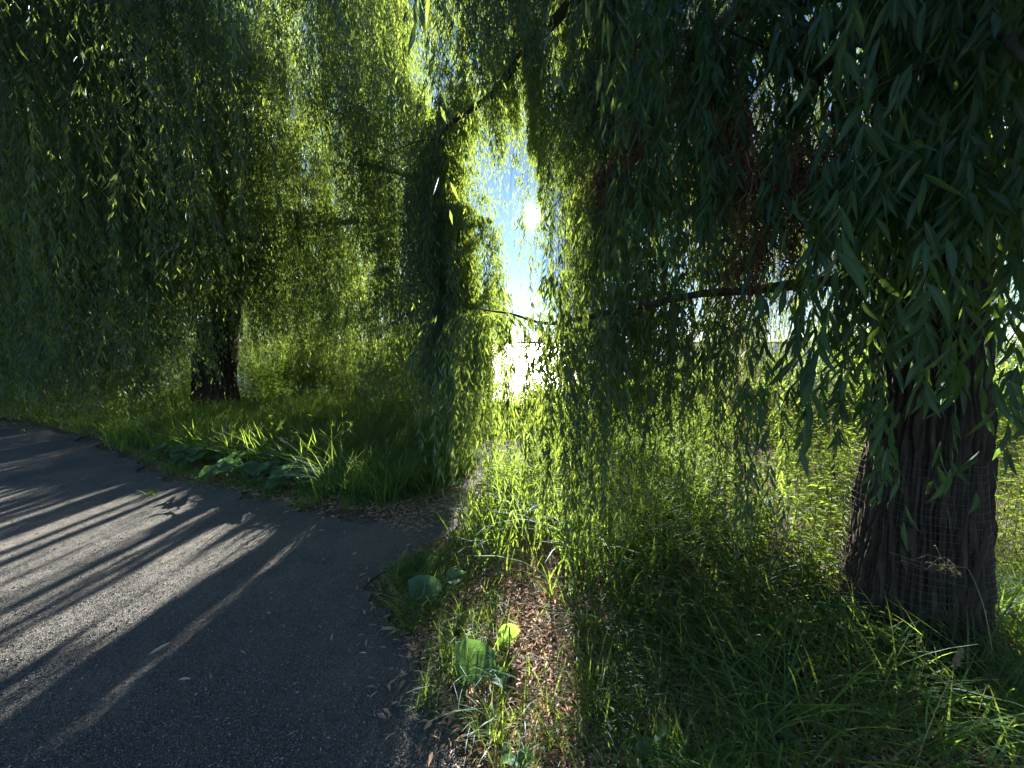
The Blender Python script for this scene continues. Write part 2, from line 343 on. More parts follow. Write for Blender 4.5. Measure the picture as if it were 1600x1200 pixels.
# ------------------------------------------------------------------ leaves
def leaves(acc, B, D, N, Ln, Wd, lod):
    """B base, D direction, N blade normal (all n x 3), Ln length, Wd width"""
    k = len(B)
    if k == 0: return
    D = unit(D); S = unit(np.cross(D, N)); N = np.cross(S, D); Ln = Ln[:, None]; Wd = Wd[:, None]
    if lod == 0:
        mpt = B + D * Ln * .42
        V = np.stack([B, mpt + S * Wd * .5, B + D * Ln, mpt - S * Wd * .5], 1).reshape(-1, 3)
        acc.add(V, (np.arange(k) * 4)[:, None] + np.array([0, 1, 2, 3])[None])
    elif lod == 1:
        mpt = B + D * Ln * .42; bow = N * Wd * .35
        V = np.stack([B, mpt + S * Wd * .5 + bow, B + D * Ln - bow * 1.2, mpt - S * Wd * .5 + bow, mpt], 1).reshape(-1, 3)
        f = np.array([[0, 1, 2, 4], [0, 4, 2, 3]])
        acc.add(V, ((np.arange(k) * 5)[:, None, None] + f[None]).reshape(-1, 4))
    else:
        st = np.array([0, .06, .2, .38, .58, .78, .92, 1.0]); ww = np.array([.06, .3, .78, 1, .9, .55, .22, .02]); n_ = len(st)
        bow = rng.uniform(-.2, .42, (k, 1)); tw = rng.uniform(-1.1, 1.1, (k, 1)); V = []; U = []
        for s_, q in zip(st, ww):
            c = B + D * Ln * s_ + N * Ln * (-bow * s_ * s_) + S * Ln * (.08 * tw * np.sin(3.1 * s_))
            a = tw * s_; Sx = S * np.cos(a) + N * np.sin(a); Nx = N * np.cos(a) - S * np.sin(a)
            V += [c + Sx * Wd * .5 * q + Nx * Wd * .13 * q, c, c - Sx * Wd * .5 * q + Nx * Wd * .13 * q]
            U += [(0, s_), (.5, s_), (1, s_)]
        V = np.stack(V, 1).reshape(-1, 3); U = np.tile(np.array(U), (k, 1)); f = []
        for a in range(n_ - 1):
            f += [[3 * a, 3 * a + 1, 3 * a + 4, 3 * a + 3], [3 * a + 1, 3 * a + 2, 3 * a + 5, 3 * a + 4]]
        acc.add(V, ((np.arange(k) * 3 * n_)[:, None, None] + np.array(f)[None]).reshape(-1, 4), U)
def rsph(k):
    v = rng.normal(size=(k, 3)); return unit(v)

class Willow:
    def __init__(s, loc, label):
        s.root = empty('willow_tree', loc, label, 'tree', 'weeping willows on the shore'); s.limb_pts = []; s.limb_rad = []
    def limb(s, P, r0, r1, n=9, m=40, wob=.05):
        C = spline([at(*p) for p in P], m); t = np.linspace(0, 1, m)
        k = rng.uniform(0, 500)
        C = C + np.stack([n1(t * 7 + k) - .5, n1(t * 7 + k + 50) - .5, n1(t * 7 + k + 90) - .5], -1) * wob * 2 * sstep(0, .1, t)[:, None]
        rad = r0 + (r1 - r0) * t ** .8; rad = rad * (1 + .25 * (n1(t * 15 + k) - .5)); rad[-2:] *= [.7, .06]
        a = Acc(); V, f = tube(C, rad, n); a.add(V, f)
        # side shoots
        for _ in range(rng.integers(2, 5)):
            i = rng.integers(m // 4, m - 4); d = unit(rsph(1)[0] * [1, 1, .5] + (C[i + 1] - C[i]) * 8); q = spline([C[i], C[i] + d * .35, C[i] + d * .8 - [0, 0, .1]], 10)
            V, f = tube(q, np.linspace(rad[i] * .45, .004, 10), 5); a.add(V, f)
        a.build('limb', M_LIMB, s.root, smooth=True)
        s.limb_pts.append(C); s.limb_rad.append(rad)
    def curtain(s, px, Yr, top, bot, clusters, per=9, spread=.22, leaf=(.07, .11), wid=.16, dens=42, lod=0, out=.25, branch=True,
                mat=None, sway=.05, zmin=.12, droop=.75, tops=None, thin=1.0, down=1.0, zbot=None, fleck=True):
        """bundles of hanging strands; px, top, bot in pixels of the picture at the depths Yr"""
        A = Acc(); T = Acc(); pass
        pts = np.concatenate(s.limb_pts)
        for c in range(clusters):
            if tops is not None:
                c0 = np.array(tops[c]) ; Yc = c0[1]; pc = proj(c0[None])[0][0] if zbot is None else 0
            else:
                pc = rng.uniform(*px); Yc = rng.uniform(*Yr); tp = rng.uniform(*top); c0 = at(pc, tp, Yc)
            if branch:
                dd = np.linalg.norm(pts - (c0 - [0, 0, .3]), axis=1); q = pts[dd.argmin()]; L_ = dd.min()
                if L_ > .1:
                    mid = (q + c0) / 2 + [rng.normal() * .1 * L_, rng.normal() * .1 * L_, .16 * L_]
                    C = spline([q, mid, c0], 14); V, f = tube(C, np.linspace(.008 + .005 * min(L_, 3), .005, 14), 5); T.add(V, f)
            k = max(1 if per < 3 else 2, int(per * rng.uniform(.6, 1.4))); K = 12
            off = rng.normal(size=(k, 3)) * [spread, spread, spread * .7]
            zb = rng.uniform(*zbot, k) if zbot else np.array([at(pc, q, Yc)[2] for q in rng.uniform(*bot, k)])
            zt = c0[2] + off[:, 2]; gzv = zmin + rng.uniform(0, .25, k)
            zb = np.minimum(np.maximum(zb, gzv), zt - .25); Ls = zt - zb
            th = rng.uniform(0, 6.28, k); dr = np.stack([np.cos(th), np.sin(th), 0 * th], -1)
            t = np.linspace(0, 1, K)[None, :, None]
            ol = (out * rng.uniform(.3, 1.2, k))[:, None, None]
            base = c0 + off * [1, 1, 0] * .25
            P = base[:, None, :] + off[:, None, :] * [1, 1, 0] * .9 * np.minimum(1, 3 * t) + dr[:, None, :] * ol * (1 - np.exp(-3 * t))
            rise = .10 * np.sin(np.minimum(t[..., 0] * 6, 3.14)) * ol[..., 0]
            P[:, :, 2] = c0[2] + (off[:, 2] * .4)[:, None] * np.minimum(1, 4 * t[..., 0]) - (Ls)[:, None] * (t[..., 0] ** (1 / droop)) + rise
            ph = rng.uniform(0, 400, (k, 1)); tt = t[..., 0] * Ls[:, None] * 1.3
            P[:, :, 0] += sway * Ls[:, None] * t[..., 0] * (n1(tt + ph) - .5) * 2; P[:, :, 1] += sway * Ls[:, None] * t[..., 0] * (n1(tt + ph + 60) - .5) * 2
            # twig
            a3 = np.arange(3) * 2.094; rr = np.linspace(.0032, .0012, K)
            ring = np.stack([np.cos(a3), np.sin(a3), 0 * a3], -1)
            TV = (P[:, :, None, :] + ring[None, None] * rr[None, :, None, None]).reshape(-1, 3)
            ii = (np.arange(k) * K * 3)[:, None, None] + (np.arange(K - 1) * 3)[None, :, None]; j = np.arange(3)[None, None]; j2 = (j + 1) % 3
            TF = np.stack([ii + j, ii + j2, ii + 3 + j2, ii + 3 + j], -1).reshape(-1, 4)
            # leaves
            m_ = np.maximum((Ls * dens * thin).astype(int), 3); sid = np.repeat(np.arange(k), m_)
            u = rng.random(len(sid)) ** .9 * .97 + .03
            x = u * (K - 1); i0 = np.minimum(x.astype(int), K - 2); fr = (x - i0)[:, None]
            p = P[sid, i0] * (1 - fr) + P[sid, i0 + 1] * fr; tg = unit(P[sid, i0 + 1] - P[sid, i0])
            rs = rsph(len(sid)) * [1, 1, .45]
            D = tg * .55 * down + rs * .62 + np.array([0, 0, -.55]) * down
            if lod == 0: p = p + rs * rng.uniform(0, .05, (len(sid), 1))
            Ln = rng.uniform(*leaf, len(sid)) * np.where(u > .93, .75, 1)
            g = rng.random(len(sid)) > litmask(p, fleck)
            q0, q1, qd = proj(p); ang = np.hypot(q0 - 835, q1 - 337)
            g &= ~((ang < 11) & (rng.random(len(sid)) < .75)) & (p[:, 2] > gz(p[:, 0], p[:, 1]) + .02) & (np.linalg.norm(p - CAM, axis=1) > .95)
            p, D, Ln = p[g], D[g], Ln[g]
            leaves(A, p, D, rsph(len(p)) * [1, 1, .6], Ln, Ln * wid * rng.uniform(.8, 1.2, len(p)), lod)
            T.add(TV, TF)
        if A.n == 0: return
        f = A.build('hanging_foliage', mat or M_WILLOW, s.root, uv=(lod == 2), smooth=(lod == 2))
        T.build('twig', M_TWIG, f).location = (0, 0, 0)

def trunk(tree, P, rad, n, m, seed, ridge=.03, flare=.12, ridges=17):
    C = spline(P, m); t = np.linspace(0, 1, m); a = np.linspace(0, 2 * np.pi, n, endpoint=False)
    r = np.interp(t, np.linspace(0, 1, len(rad)), rad); zz = C[:, 2] - C[0, 2]
    A, Zz = np.meshgrid(a, zz); wob = n2(Zz * 1.4 + seed, A * 0 + 3) * 1.2
    lob = .5 + .5 * np.cos(A * 5 + seed + wob); fl = np.exp(-Zz / .28) * flare * (.5 + lob)
    # interlacing vertical bark ridges
    q = A * ridges / 2 / np.pi * 2 + 1.6 * n2(A * 6 / np.pi + 20, Zz * 2.5 + seed) + .8 * n2(A * 9, Zz * 7)
    rd = np.abs((q % 1.0) - .5) * 2; rd = sstep(.12, .7, rd); brk = n2(A * ridges * .7, Zz * 9 + seed)
    disp = ridge * (rd * (.6 + .6 * brk) - .6) + .05 * (n2(A * 1.9, Zz * 1.5 + seed) - .5) + .012 * (n2(A * 40, Zz * 30) - .5)
    rr = r[:, None] + fl + disp
    V = np.stack([C[:, 0:1] + rr * np.cos(A), C[:, 1:2] + rr * np.sin(A), C[:, 2:3] + 0 * A], -1).reshape(-1, 3)
    i = np.arange(m - 1)[:, None] * n; j = np.arange(n)[None]; j2 = (j + 1) % n
    obj('trunk', V, np.stack([i + j, i + j2, i + n + j2, i + n + j], -1).reshape(-1, 4), M_BARK, tree.root, smooth=True)
    tree.limb_pts.append(C[m // 2:]); tree.limb_rad.append(r[m // 2:])
    return C, r

# ------------------------------------------------------------------ the willow on the left
b0 = gr(340, 642); b0[2] = 0
LW = Willow((b0[0], b0[1], 0), 'dense weeping willow with a dark slender trunk behind the gravel path')
YL = b0[1]
trunk(LW, [b0 - [0, 0, .15], b0 + [.02, 0, 1.0], at(347, 480, YL), at(352, 380, YL), at(345, 260, YL)], [.44, .38, .36, .32, .26], 120, 70, 5, ridge=.05)
for P, r0, r1 in [
    ([(350, 400, YL), (300, 300, YL - .3), (235, 150, YL - .8), (190, -60, YL - 1.4), (120, -250, YL - 2)], .19, .05),
    ([(350, 380, YL), (420, 280, YL), (505, 140, YL - .4), (520, 20, YL - .6), (515, -150, YL - 1)], .18, .06),
    ([(352, 450, YL), (420, 400, YL), (500, 362, YL - .2), (560, 346, YL - .3), (640, 352, YL - .5), (690, 390, YL - .7)], .12, .02),
    ([(350, 400, YL), (440, 310, YL), (520, 275, YL - .3), (585, 264, YL - .5), (660, 285, YL - .8)], .11, .02),
    ([(345, 440, YL), (240, 330, YL - .5), (130, 292, YL - 1.2), (60, 285, YL - 1.8), (-80, 330, YL - 2.6)], .15, .04),
    ([(340, 330, YL), (200, 100, YL - 2), (80, -120, YL - 3.5), (-100, -260, YL - 4.4)], .15, .05),
    ([(345, 300, YL), (420, 60, YL - .6), (600, -120, YL - 1.5), (720, -160, YL - 2)], .15, .05),
    ([(350, 330, YL), (460, 220, YL + 1.5), (560, 180, YL + 2.6), (640, 240, YL + 3.2)], .14, .03),
    ([(345, 260, YL), (320, 60, YL + .5), (330, -150, YL + .6)], .2, .08),
    ([(520, 30, YL - .6), (560, 48, YL - .7), (600, 40, YL - 1), (640, 70, YL - 1.3)], .09, .03),
]: LW.limb(P, r0, r1)
# near upper-left curtains, in shade
LW.curtain((-160, 300), (3.6, 5.4), (-260, -60), (60, 470), 33, per=14, spread=0.19, leaf=(.07, .12), lod=1, dens=50)
LW.curtain((-160, 330), (5.2, 7.0), (-160, 160), (320, 620), 73, per=15, spread=0.21, dens=54)
LW.curtain((-220, 205), (6.6, 8.4), (40, 360), (590, 690), 67, per=17, spread=0.21, dens=54)
LW.curtain((-160, 220), (8.6, 11), (-80, 330), (480, 600), 46, per=16, spread=0.25, dens=48)
# around and above the trunk
LW.curtain((240, 640), (6.2, 8.2), (-180, 200), (180, 450), 50, per=15, spread=0.17, dens=50)
LW.curtain((200, 272), (6.8, 8.2), (250, 420), (480, 590), 17, per=11, spread=0.14, dens=46)
LW.curtain((390, 540), (7.2, 8.8), (200, 400), (450, 590), 26, per=13, spread=0.16, dens=50)
LW.curtain((300, 400), (7.0, 7.8), (250, 380), (420, 500), 9, per=13, spread=0.15, dens=48)
# the sunlit far side
LW.curtain((400, 660), (9.6, 12.5), (-60, 380), (500, 620), 36, per=14, spread=0.26, dens=46)
LW.curtain((540, 690), (6.6, 9.0), (120, 420), (520, 650), 32, per=15, spread=0.16, dens=52)
LW.curtain((150, 420), (10, 13), (-100, 400), (400, 530), 28, per=14, spread=0.28, dens=44)
LW.curtain((-60, 215), (9.8, 11.4), (330, 500), (615, 655), 38, per=13, spread=.2, dens=46, fleck=False, zmin=-.3)
LW.curtain((215, 450), (9.8, 11.4), (330, 460), (545, 600), 22, per=11, spread=.2, dens=46, fleck=False, zmin=-.3)
LW.curtain((450, 650), (9.8, 11.4), (330, 500), (615, 655), 34, per=13, spread=.2, dens=46, fleck=False, zmin=-.3)
LW.curtain((640, 790), (8.4, 10.2), (420, 520), (625, 665), 36, per=12, spread=.18, dens=46, fleck=False, zmin=-.1)  # extra strands mostly hidden by the column, added to shade the grass bank
LW.curtain((230, 470), (12.5, 15), (200, 450), (560, 640), 32, per=14, spread=0.28, dens=40)

LW.curtain((400, 540), (6.6, 8.0), (-220, -20), (120, 340), 22, per=12, spread=.2, dens=48, fleck=False)
LW.curtain((-160, 270), (8.2, 10), (-120, 220), (360, 560), 34, per=13, spread=.24, dens=46, fleck=False)  # extra dense strands, added to block the sun from the foliage in front
# added crown over the path, above the picture, to cut the skylight below
LW.limb([(340, 330, YL), (100, -100, YL - 2.5), (-200, -900, YL - 5), (-900, -3000, YL - 7)], .16, .05)
ov = np.column_stack([rng.uniform(-11, -2.0, 150), rng.uniform(-3.0, 3.4, 150), rng.uniform(4.6, 8.5, 150)])
ov = ov[ov[:, 2] > .95 * ov[:, 1] + 2.6]
LW.curtain(None, None, None, None, len(ov), per=9, spread=.45, dens=20, leaf=(.11, .17), tops=ov, zbot=(3.6, 5.2), out=.5)

# ------------------------------------------------------------------ the willow on the right
b1 = gr(1425, 985); b1[2] = 0
RW = Willow((b1[0], b1[1], 0), 'big weeping willow with a thick furrowed trunk at the right, twigs hanging close')
YR = b1[1]
TR, rR = trunk(RW, [b1 - [0, 0, .12], at(1432, 800, YR), at(1450, 600, YR), at(1448, 300, YR), at(1430, 60, YR), at(1410, -160, YR)], [.265, .235, .195, .18, .16, .14], 240, 200, 2, ridge=.042, flare=.06, ridges=21)
for P, r0, r1 in [
    ([(1425, 20, YR), (1333, 60, YR + .05), (1265, 150, YR + .1), (1232, 225, YR + .15), (1212, 280, YR + .2), (1150, 305, YR + .3), (1090, 350, YR + .5)], .045, .008),
    ([(1420, -60, YR), (1200, -220, YR + .5), (980, -90, YR + 1.2), (850, 50, YR + 2), (775, 135, YR + 2.5), (705, 195, YR + 2.8), (672, 250, YR + 3)], .10, .016),
    ([(1440, 430, YR + .1), (1300, 442, YR + .35), (1200, 446, YR + .5), (1100, 452, YR + .7), (1010, 470, YR + .9), (950, 484, YR + 1.0), (890, 497, YR + 1.05), (840, 503, YR + 1.1), (790, 490, YR + 1.1), (740, 478, YR + 1.1)], .042, .006),
    ([(1425, -30, YR), (1200, 20, YR + .5), (1105, 45, YR + .8), (1050, 50, YR + 1), (960, 90, YR + 1.6), (900, 180, YR + 2.2)], .045, .01),
    ([(1430, -80, YR), (1500, -300, YR - .5), (1450, -420, YR - 1.0)], .06, .03),
    ([(1440, 100, YR), (1560, -100, YR + .4), (1700, -160, YR + .6)], .05, .02),
    ([(1430, 60, YR), (1380, -120, YR + 1.5), (1250, -140, YR + 2.8), (1130, -60, YR + 3.6)], .08, .02),
    ([(1445, 230, YR), (1480, 90, YR + 1.4), (1550, 60, YR + 2.6)], .08, .03),
    ([(1430, 0, YR), (1200, -350, YR + .2), (1000, -420, YR + .9), (800, -300, YR + 1.8), (640, -200, YR + 2.6)], .11, .03),
    ([(1420, -60, YR), (1450, -500, YR - .6), (1500, -1400, YR - 1.2), (2600, -3500, YR - 1.6)], .11, .05),
    ([(1440, 140, YR), (1500, 60, YR - .5), (1560, 60, YR - .8), (1620, 110, YR - 1.0)], .03, .008),
    ([(1435, 60, YR), (1380, -60, YR - .5), (1300, -80, YR - .8), (1230, 0, YR - .95)], .03, .006),
]: RW.limb(P, r0, r1, wob=.03)
# top centre, backlit
RW.curtain((560, 840), (4.6, 6.5), (-260, -20), (60, 270), 46, per=9, spread=.26, dens=38)
RW.curtain((850, 1010), (4.2, 6.5), (-260, -20), (120, 350), 60, per=8, spread=.24, dens=36)
RW.curtain((770, 890), (4.6, 6.0), (-200, 80), (240, 395), 46, per=8, spread=.15, dens=36)
RW.curtain((838, 890), (4.0, 5.0), (300, 400), (450, 500), 5, per=3, spread=.05, dens=30, out=.08)
RW.curtain((850, 885), (3.6, 4.4), (500, 560), (600, 650), 4, per=3, spread=.05, dens=30, out=.08)
RW.curtain((832, 852), (4.8, 5.4), (220, 280), (420, 490), 2, per=5, spread=.06, dens=34)
# the heavy column left of the water
RW.curtain((664, 752), (5.0, 6.6), (120, 380), (540, 690), 54, per=11, spread=.17, dens=48)
RW.curtain((660, 740), (5.6, 6.8), (60, 260), (400, 560), 16, per=9, spread=.2, dens=44)
# right of the water
RW.curtain((940, 1030), (3.6, 5.0), (-120, 260), (560, 700), 36, per=9, spread=.16, dens=42, lod=1, leaf=(.07, .115))
RW.curtain((960, 1180), (2.7, 4.2), (-160, 300), (500, 740), 31, per=9, spread=.2, dens=42, lod=1, leaf=(.08, .12))
RW.curtain((1000, 1350), (3.8, 6.5), (-160, 250), (400, 580), 30, per=9, spread=.3, dens=40)
RW.curtain((1250, 1720), (3.4, 6.5), (-160, 250), (460, 600), 34, per=9, spread=.35, dens=40)
# strands off the low branch that crosses the water
lowb = RW.limb_pts[3]
bt = [lowb[i] for i in (39, 38, 37, 36, 35, 34, 33, 38, 36)]
RW.curtain(None, None, None, (600, 800), len(bt), per=6, spread=.2, dens=44, lod=1, leaf=(.08, .12), tops=bt, branch=False, out=.3, zmin=.03)
bt = [lowb[i] for i in (26, 25, 24, 23)]
RW.curtain(None, None, None, (640, 800), len(bt), per=6, spread=.1, dens=40, lod=1, leaf=(.08, .12), tops=bt, branch=False, out=.12, zmin=.05)
RW.curtain((868, 950), (2.2, 2.6), (380, 600), (780, 900), 9, per=6, spread=.08, dens=42, lod=1, leaf=(.07, .11), out=.1, zmin=.03)
bt = [lowb[i] for i in (22, 20, 18, 15)]
RW.curtain(None, None, None, (560, 860), len(bt), per=5, spread=.1, dens=34, lod=1, leaf=(.08, .12), tops=bt, branch=False, out=.12, zmin=.1)
bt = [q for q in RW.limb_pts[2][16:40:2]]
RW.curtain((670, 900), (3.2, 4.3), (-260, -60), (40, 230), 22, per=8, spread=.16, dens=40, lod=1)
RW.curtain(None, None, None, (120, 340), len(bt), per=11, spread=.14, dens=38, tops=bt, branch=False, out=.16)
# the crown overhead and behind the camera
ov = np.column_stack([rng.uniform(-.6, 6.5, 150), rng.uniform(-4.5, 1.3, 150), rng.uniform(3.4, 6.5, 150)])
ov = ov[np.hypot(ov[:, 0] - b1[0], ov[:, 1] - b1[1]) > .5]
RW.curtain(None, None, None, None, len(ov), per=9, spread=.35, dens=26, leaf=(.09, .14), tops=ov, zbot=(2.2, 4.2), out=.4)
ov = np.column_stack([rng.uniform(2.6, 7, 60), rng.uniform(-3.5, 1.0, 60), rng.uniform(2.6, 4.5, 60)])
RW.curtain(None, None, None, None, len(ov), per=9, spread=.3, dens=26, leaf=(.09, .14), tops=ov, zbot=(.5, 2.0), out=.3)
# close twigs in front of the right trunk
RW.curtain((1180, 1420), (1.25, 2.0), (-120, 300), (420, 760), 22, per=4, spread=.10, dens=40, lod=2, leaf=(.07, .12), wid=.16, mat=M_NEAR, out=.22)
RW.curtain((1380, 1640), (.95, 1.7), (-160, 280), (300, 640), 20, per=4.5, spread=.10, dens=42, lod=2, leaf=(.08, .13), wid=.17, mat=M_NEAR, out=.22)
RW.curtain((1240, 1600), (1.0, 1.5), (180, 420), (640, 840), 9, per=2.5, spread=.1, dens=34, lod=2, leaf=(.08, .13), wid=.17, mat=M_NEAR, out=.2)
RW.curtain((1040, 1320), (1.7, 2.2), (-220, 60), (180, 460), 22, per=6, spread=.12, dens=44, lod=2, leaf=(.07, .115), wid=.16, mat=M_NEAR, out=.2)
RW.curtain((1400, 1640), (1.2, 1.8), (-220, 0), (200, 480), 14, per=5, spread=.12, dens=44, lod=2, leaf=(.08, .13), wid=.17, mat=M_NEAR, out=.2)
RW.curtain((1080, 1230), (2.2, 2.9), (500, 700), (800, 980), 5, per=5, spread=.12, dens=44, lod=1, leaf=(.07, .11))

# brown bunches of dead twiglets
for (px, py, Yq, ln) in [(1105, 70, YR + .1, .45), (1150, 190, YR - .1, .5), (1210, 265, YR - .25, .4), (1250, 250, YR - .3, .45), (985, 200, YR + .7, .35), (1180, 370, YR - .1, .4), (940, 260, YR + 1.1, .4), (1010, 60, YR + 1.3, .3)]:
    A = Acc(); c0 = at(px, py, Yq)
    for _ in range(70):
        p = c0 + rng.normal(size=3) * [.06, .06, .05]; l_ = ln * rng.uniform(.3, 1)
        q = p + np.cumsum(np.vstack([np.zeros(3), rng.normal(size=(6, 3)) * [.022, .022, .012] + [0, 0, -l_ / 7]]), 0)
        V, f = tube(q, np.linspace(.0035, .0015, 7), 3); A.add(V, f)
        leaves(A, q[1:], rsph(6) * [1, 1, .5] - [0, 0, .6], rsph(6), rng.uniform(.02, .045, 6), rng.uniform(.006, .012, 6), 0)
    tag(A.build('dead_twigs', M_BROWN, RW.root), 'brown bunch of withered twiglets')

# wire netting round the right trunk
wg = empty('wire_guard', (b1[0], b1[1], 0), 'thin wire netting wrapped round the foot of the thick right-hand trunk', 'tree guard')
H = 1.02; nv = 92; A1 = Acc(); A2 = Acc()
def guard_pt(a, z):
    c = np.array([np.interp(z, TR[:, 2], TR[:, k]) for k in range(2)]); r = np.interp(z, TR[:, 2], rR) + .022 + .055 * math.exp(-max(z, 0) / .28)
    r += .012 * math.sin(3 * a + 2) + .012 * math.sin(5 * a + 3 * z)
    return np.array([c[0] + r * math.cos(a), c[1] + r * math.sin(a), z])
for k in range(nv):
    V, f = tube([guard_pt(k * 2 * math.pi / nv + .05 * math.sin(z * 2) + .012 * math.sin(z * 9 + k * .7), z) for z in np.linspace(0, H + .012 * math.sin(k * 1.3), 18)], .0006, 4); A1.add(V, f)
for z in np.arange(.02, H, .036):
    V, f = tube([guard_pt(a, z) for a in np.linspace(0, 2 * math.pi, 97)], .0009, 4); A2.add(V, f)
A1.build('upright_wires', M_WIRE, wg); A2.build('ring_wires', M_WIRE, wg)

# ------------------------------------------------------------------ grass
def scatter(poly, n_, dmin=.0):
    """points on the ground inside a polygon given in pixels, evenly spread over the picture and the ground alike"""
    G = np.array([gr(*p)[:2] for p in poly]); lo, hi = G.min(0), G.max(0); res = []; c = 0
    while c < n_:
        p = rng.uniform(lo, hi, (n_ * 3, 2)); k = inpoly(p[:, 0], p[:, 1], G)
        d = np.hypot(p[:, 0], p[:, 1]); k &= rng.random(len(p)) < np.clip((np.hypot(*lo.clip(0)) + 1.5) / d, .15, 1)
        k &= pathdist(p[:, 0], p[:, 1]) > dmin
        res.append(p[k]); c += k.sum()
        if len(res) > 60: break
    return np.concatenate(res)[:n_]
def litter_gap(P):
    g = P - SUN * (P[:, 2:3] / SUN[2]); g[:, 2] = 0; x, y, d = proj(g); u = g[:, 0] - g[:, 1] * TA
    a = .9 * ((d > .3) & inpoly(x, y, POLY_LITTER)) * sstep(.25, .5, .6 * n1(u * 5 + 200) + .4 * n1(u * 17 + 300))
    spot = sstep(.47, .57, .6 * n2(g[:, 0] * 3.1 + 7, g[:, 1] * 1.2 + 3) + .4 * n2(g[:, 0] * 8 + 7, g[:, 1] * 3 + 3))
    return np.maximum(a, .85 * ((d > .3) & inpoly(x, y, POLY_SPOT)) * spot)
def blades(acc, P, h, wd, lean=.35, segs=4, curl=.6, clump=.0):
    k = len(P); h = rng.uniform(*h, k) * (.65 + .7 * n2(P[:, 0] * 2.1 + 9, P[:, 1] * 2.1 + 4)); wd = rng.uniform(*wd, k); th = rng.uniform(0, 6.28, k)
    dr = np.stack([np.cos(th), np.sin(th), 0 * th], -1); sd_ = np.stack([-np.sin(th), np.cos(th), 0 * th], -1)
    sd_ = unit(sd_ + rng.normal(size=(k, 3)) * .4 * [1, 1, 0]); ln = lean * rng.uniform(.2, 1.5, k); cu = curl * rng.uniform(.2, 1.6, k)
    z0 = gz(P[:, 0], P[:, 1]); B = np.stack([P[:, 0], P[:, 1], z0 - .01], -1); V = []
    for s_ in np.linspace(0, 1, segs + 1):
        hor = (ln * s_ + cu * s_ ** 2.4) * h; ver = h * (s_ - .42 * np.clip(cu, 0, 1.1) * s_ ** 3)
        c = B + dr * hor[:, None] + np.array([0, 0, 1.0]) * ver[:, None]; q = (wd * (1 - s_ ** 2.2) * (.55 + .9 * min(s_ * 2.5, .5)) + .0006)[:, None]
        V += [c - sd_ * q * .5, c + sd_ * q * .5]
    V = np.stack(V, 1).reshape(-1, 3); f = np.array([[2 * a, 2 * a + 1, 2 * a + 3, 2 * a + 2] for a in range(segs)])
    keep = rng.random(k) > litter_gap(B + np.array([0, 0, 1.0]) * h[:, None] * .55); k = int(keep.sum())
    V = V.reshape(-1, 2 * (segs + 1), 3)[keep].reshape(-1, 3)
    acc.add(V, ((np.arange(k) * 2 * (segs + 1))[:, None, None] + f[None]).reshape(-1, 4))
def clumped(P, n_, s_):
    return P[rng.integers(0, len(P), n_)] + rng.normal(size=(n_, 2)) * s_
A = Acc()
MOUND = [(170, 700), (330, 652), (660, 640), (745, 700), (725, 745), (650, 790), (540, 786), (470, 752), (390, 732), (300, 712)]
P = clumped(scatter(MOUND, 700), 24000, .07)
P = P[(rng.random(len(P)) > .8 * litmask(np.column_stack([P, 0 * P[:, 0] + .38]), False)) | (P[:, 1] > 6)]
blades(A, P, (.28, .6), (.006, .011), lean=.35)
tag(A.build('tall_grass', M_GRASS), 'dark bank of tall grass in shade beyond the path', 'grass', kind='stuff')
A = Acc()
LIT = [(705, 850), (730, 800), (760, 720), (850, 745), (860, 690), (1000, 680), (1110, 760), (1080, 880), (960, 945), (880, 950), (760, 900)]
blades(A, scatter(LIT, 3000), (.25, .6), (.008, .015), lean=.35, segs=5)
tag(A.build('tall_grass', M_GRASS), 'sunlit yellow-green grass in the middle between trail and right trunk', 'grass', kind='stuff')
A = Acc()
RIGHT = [(1000, 720), (1680, 720), (1700, 1260), (1250, 1280), (1090, 1080), (960, 960)]
P = scatter(RIGHT, 5500); x, y, d = proj(np.column_stack([P, 0 * P[:, 0]])); P = P[np.hypot(P[:, 0] - b1[0], P[:, 1] - b1[1]) > .42]
P = P[rng.random(len(P)) < .62]
blades(A, P, (.2, .45), (.005, .009), lean=.6, segs=6, curl=.9)
blades(A, clumped(scatter([(1090, 900), (1660, 930), (1700, 1260), (1260, 1280)], 70), 900, .05), (.25, .45), (.006, .010), lean=.6, segs=6, curl=.9)
blades(A, clumped(scatter([(900, 940), (1130, 930), (1300, 1270), (930, 1270)], 70), 1300, .03), (.12, .32), (.004, .007), lean=.5, segs=5, curl=.8)
tag(A.build('tall_grass', M_GRASS), 'loose arching grass in shade round the foot of the right trunk', 'grass', kind='stuff')
A = Acc()
P = rng.uniform([-20, 5.8], [14, 14], (70000, 2)); P = P[(pathdist(P[:, 0], P[:, 1]) > .1)]
blades(A, P, (.25, .55), (.008, .016), lean=.3, segs=2)
tag(A.build('tall_grass', M_GRASS), 'rough grass on the bank beyond the willows down to the lake', 'grass', kind='stuff')
A = Acc()
EDGE = [(0, 650), (170, 690), (280, 745), (440, 785), (520, 800), (640, 800), (730, 755), (640, 770), (520, 770), (400, 745), (240, 690), (100, 650)]
blades(A, clumped(scatter(EDGE, 260, -.02), 6000, .05), (.06, .16), (.004, .008), lean=.6, segs=3)
SPARSE = [(600, 900), (640, 862), (720, 830), (900, 940), (1120, 1010), (1300, 1250), (780, 1250), (700, 1110), (640, 1010)]
blades(A, clumped(scatter(SPARSE, 130, .02), 3400, .035), (.06, .2), (.003, .006), lean=.5, segs=4)
blades(A, clumped(scatter([(610, 900), (720, 840), (740, 930), (660, 990)], 40, .02), 1400, .04), (.05, .13), (.003, .006), lean=.7, segs=4)
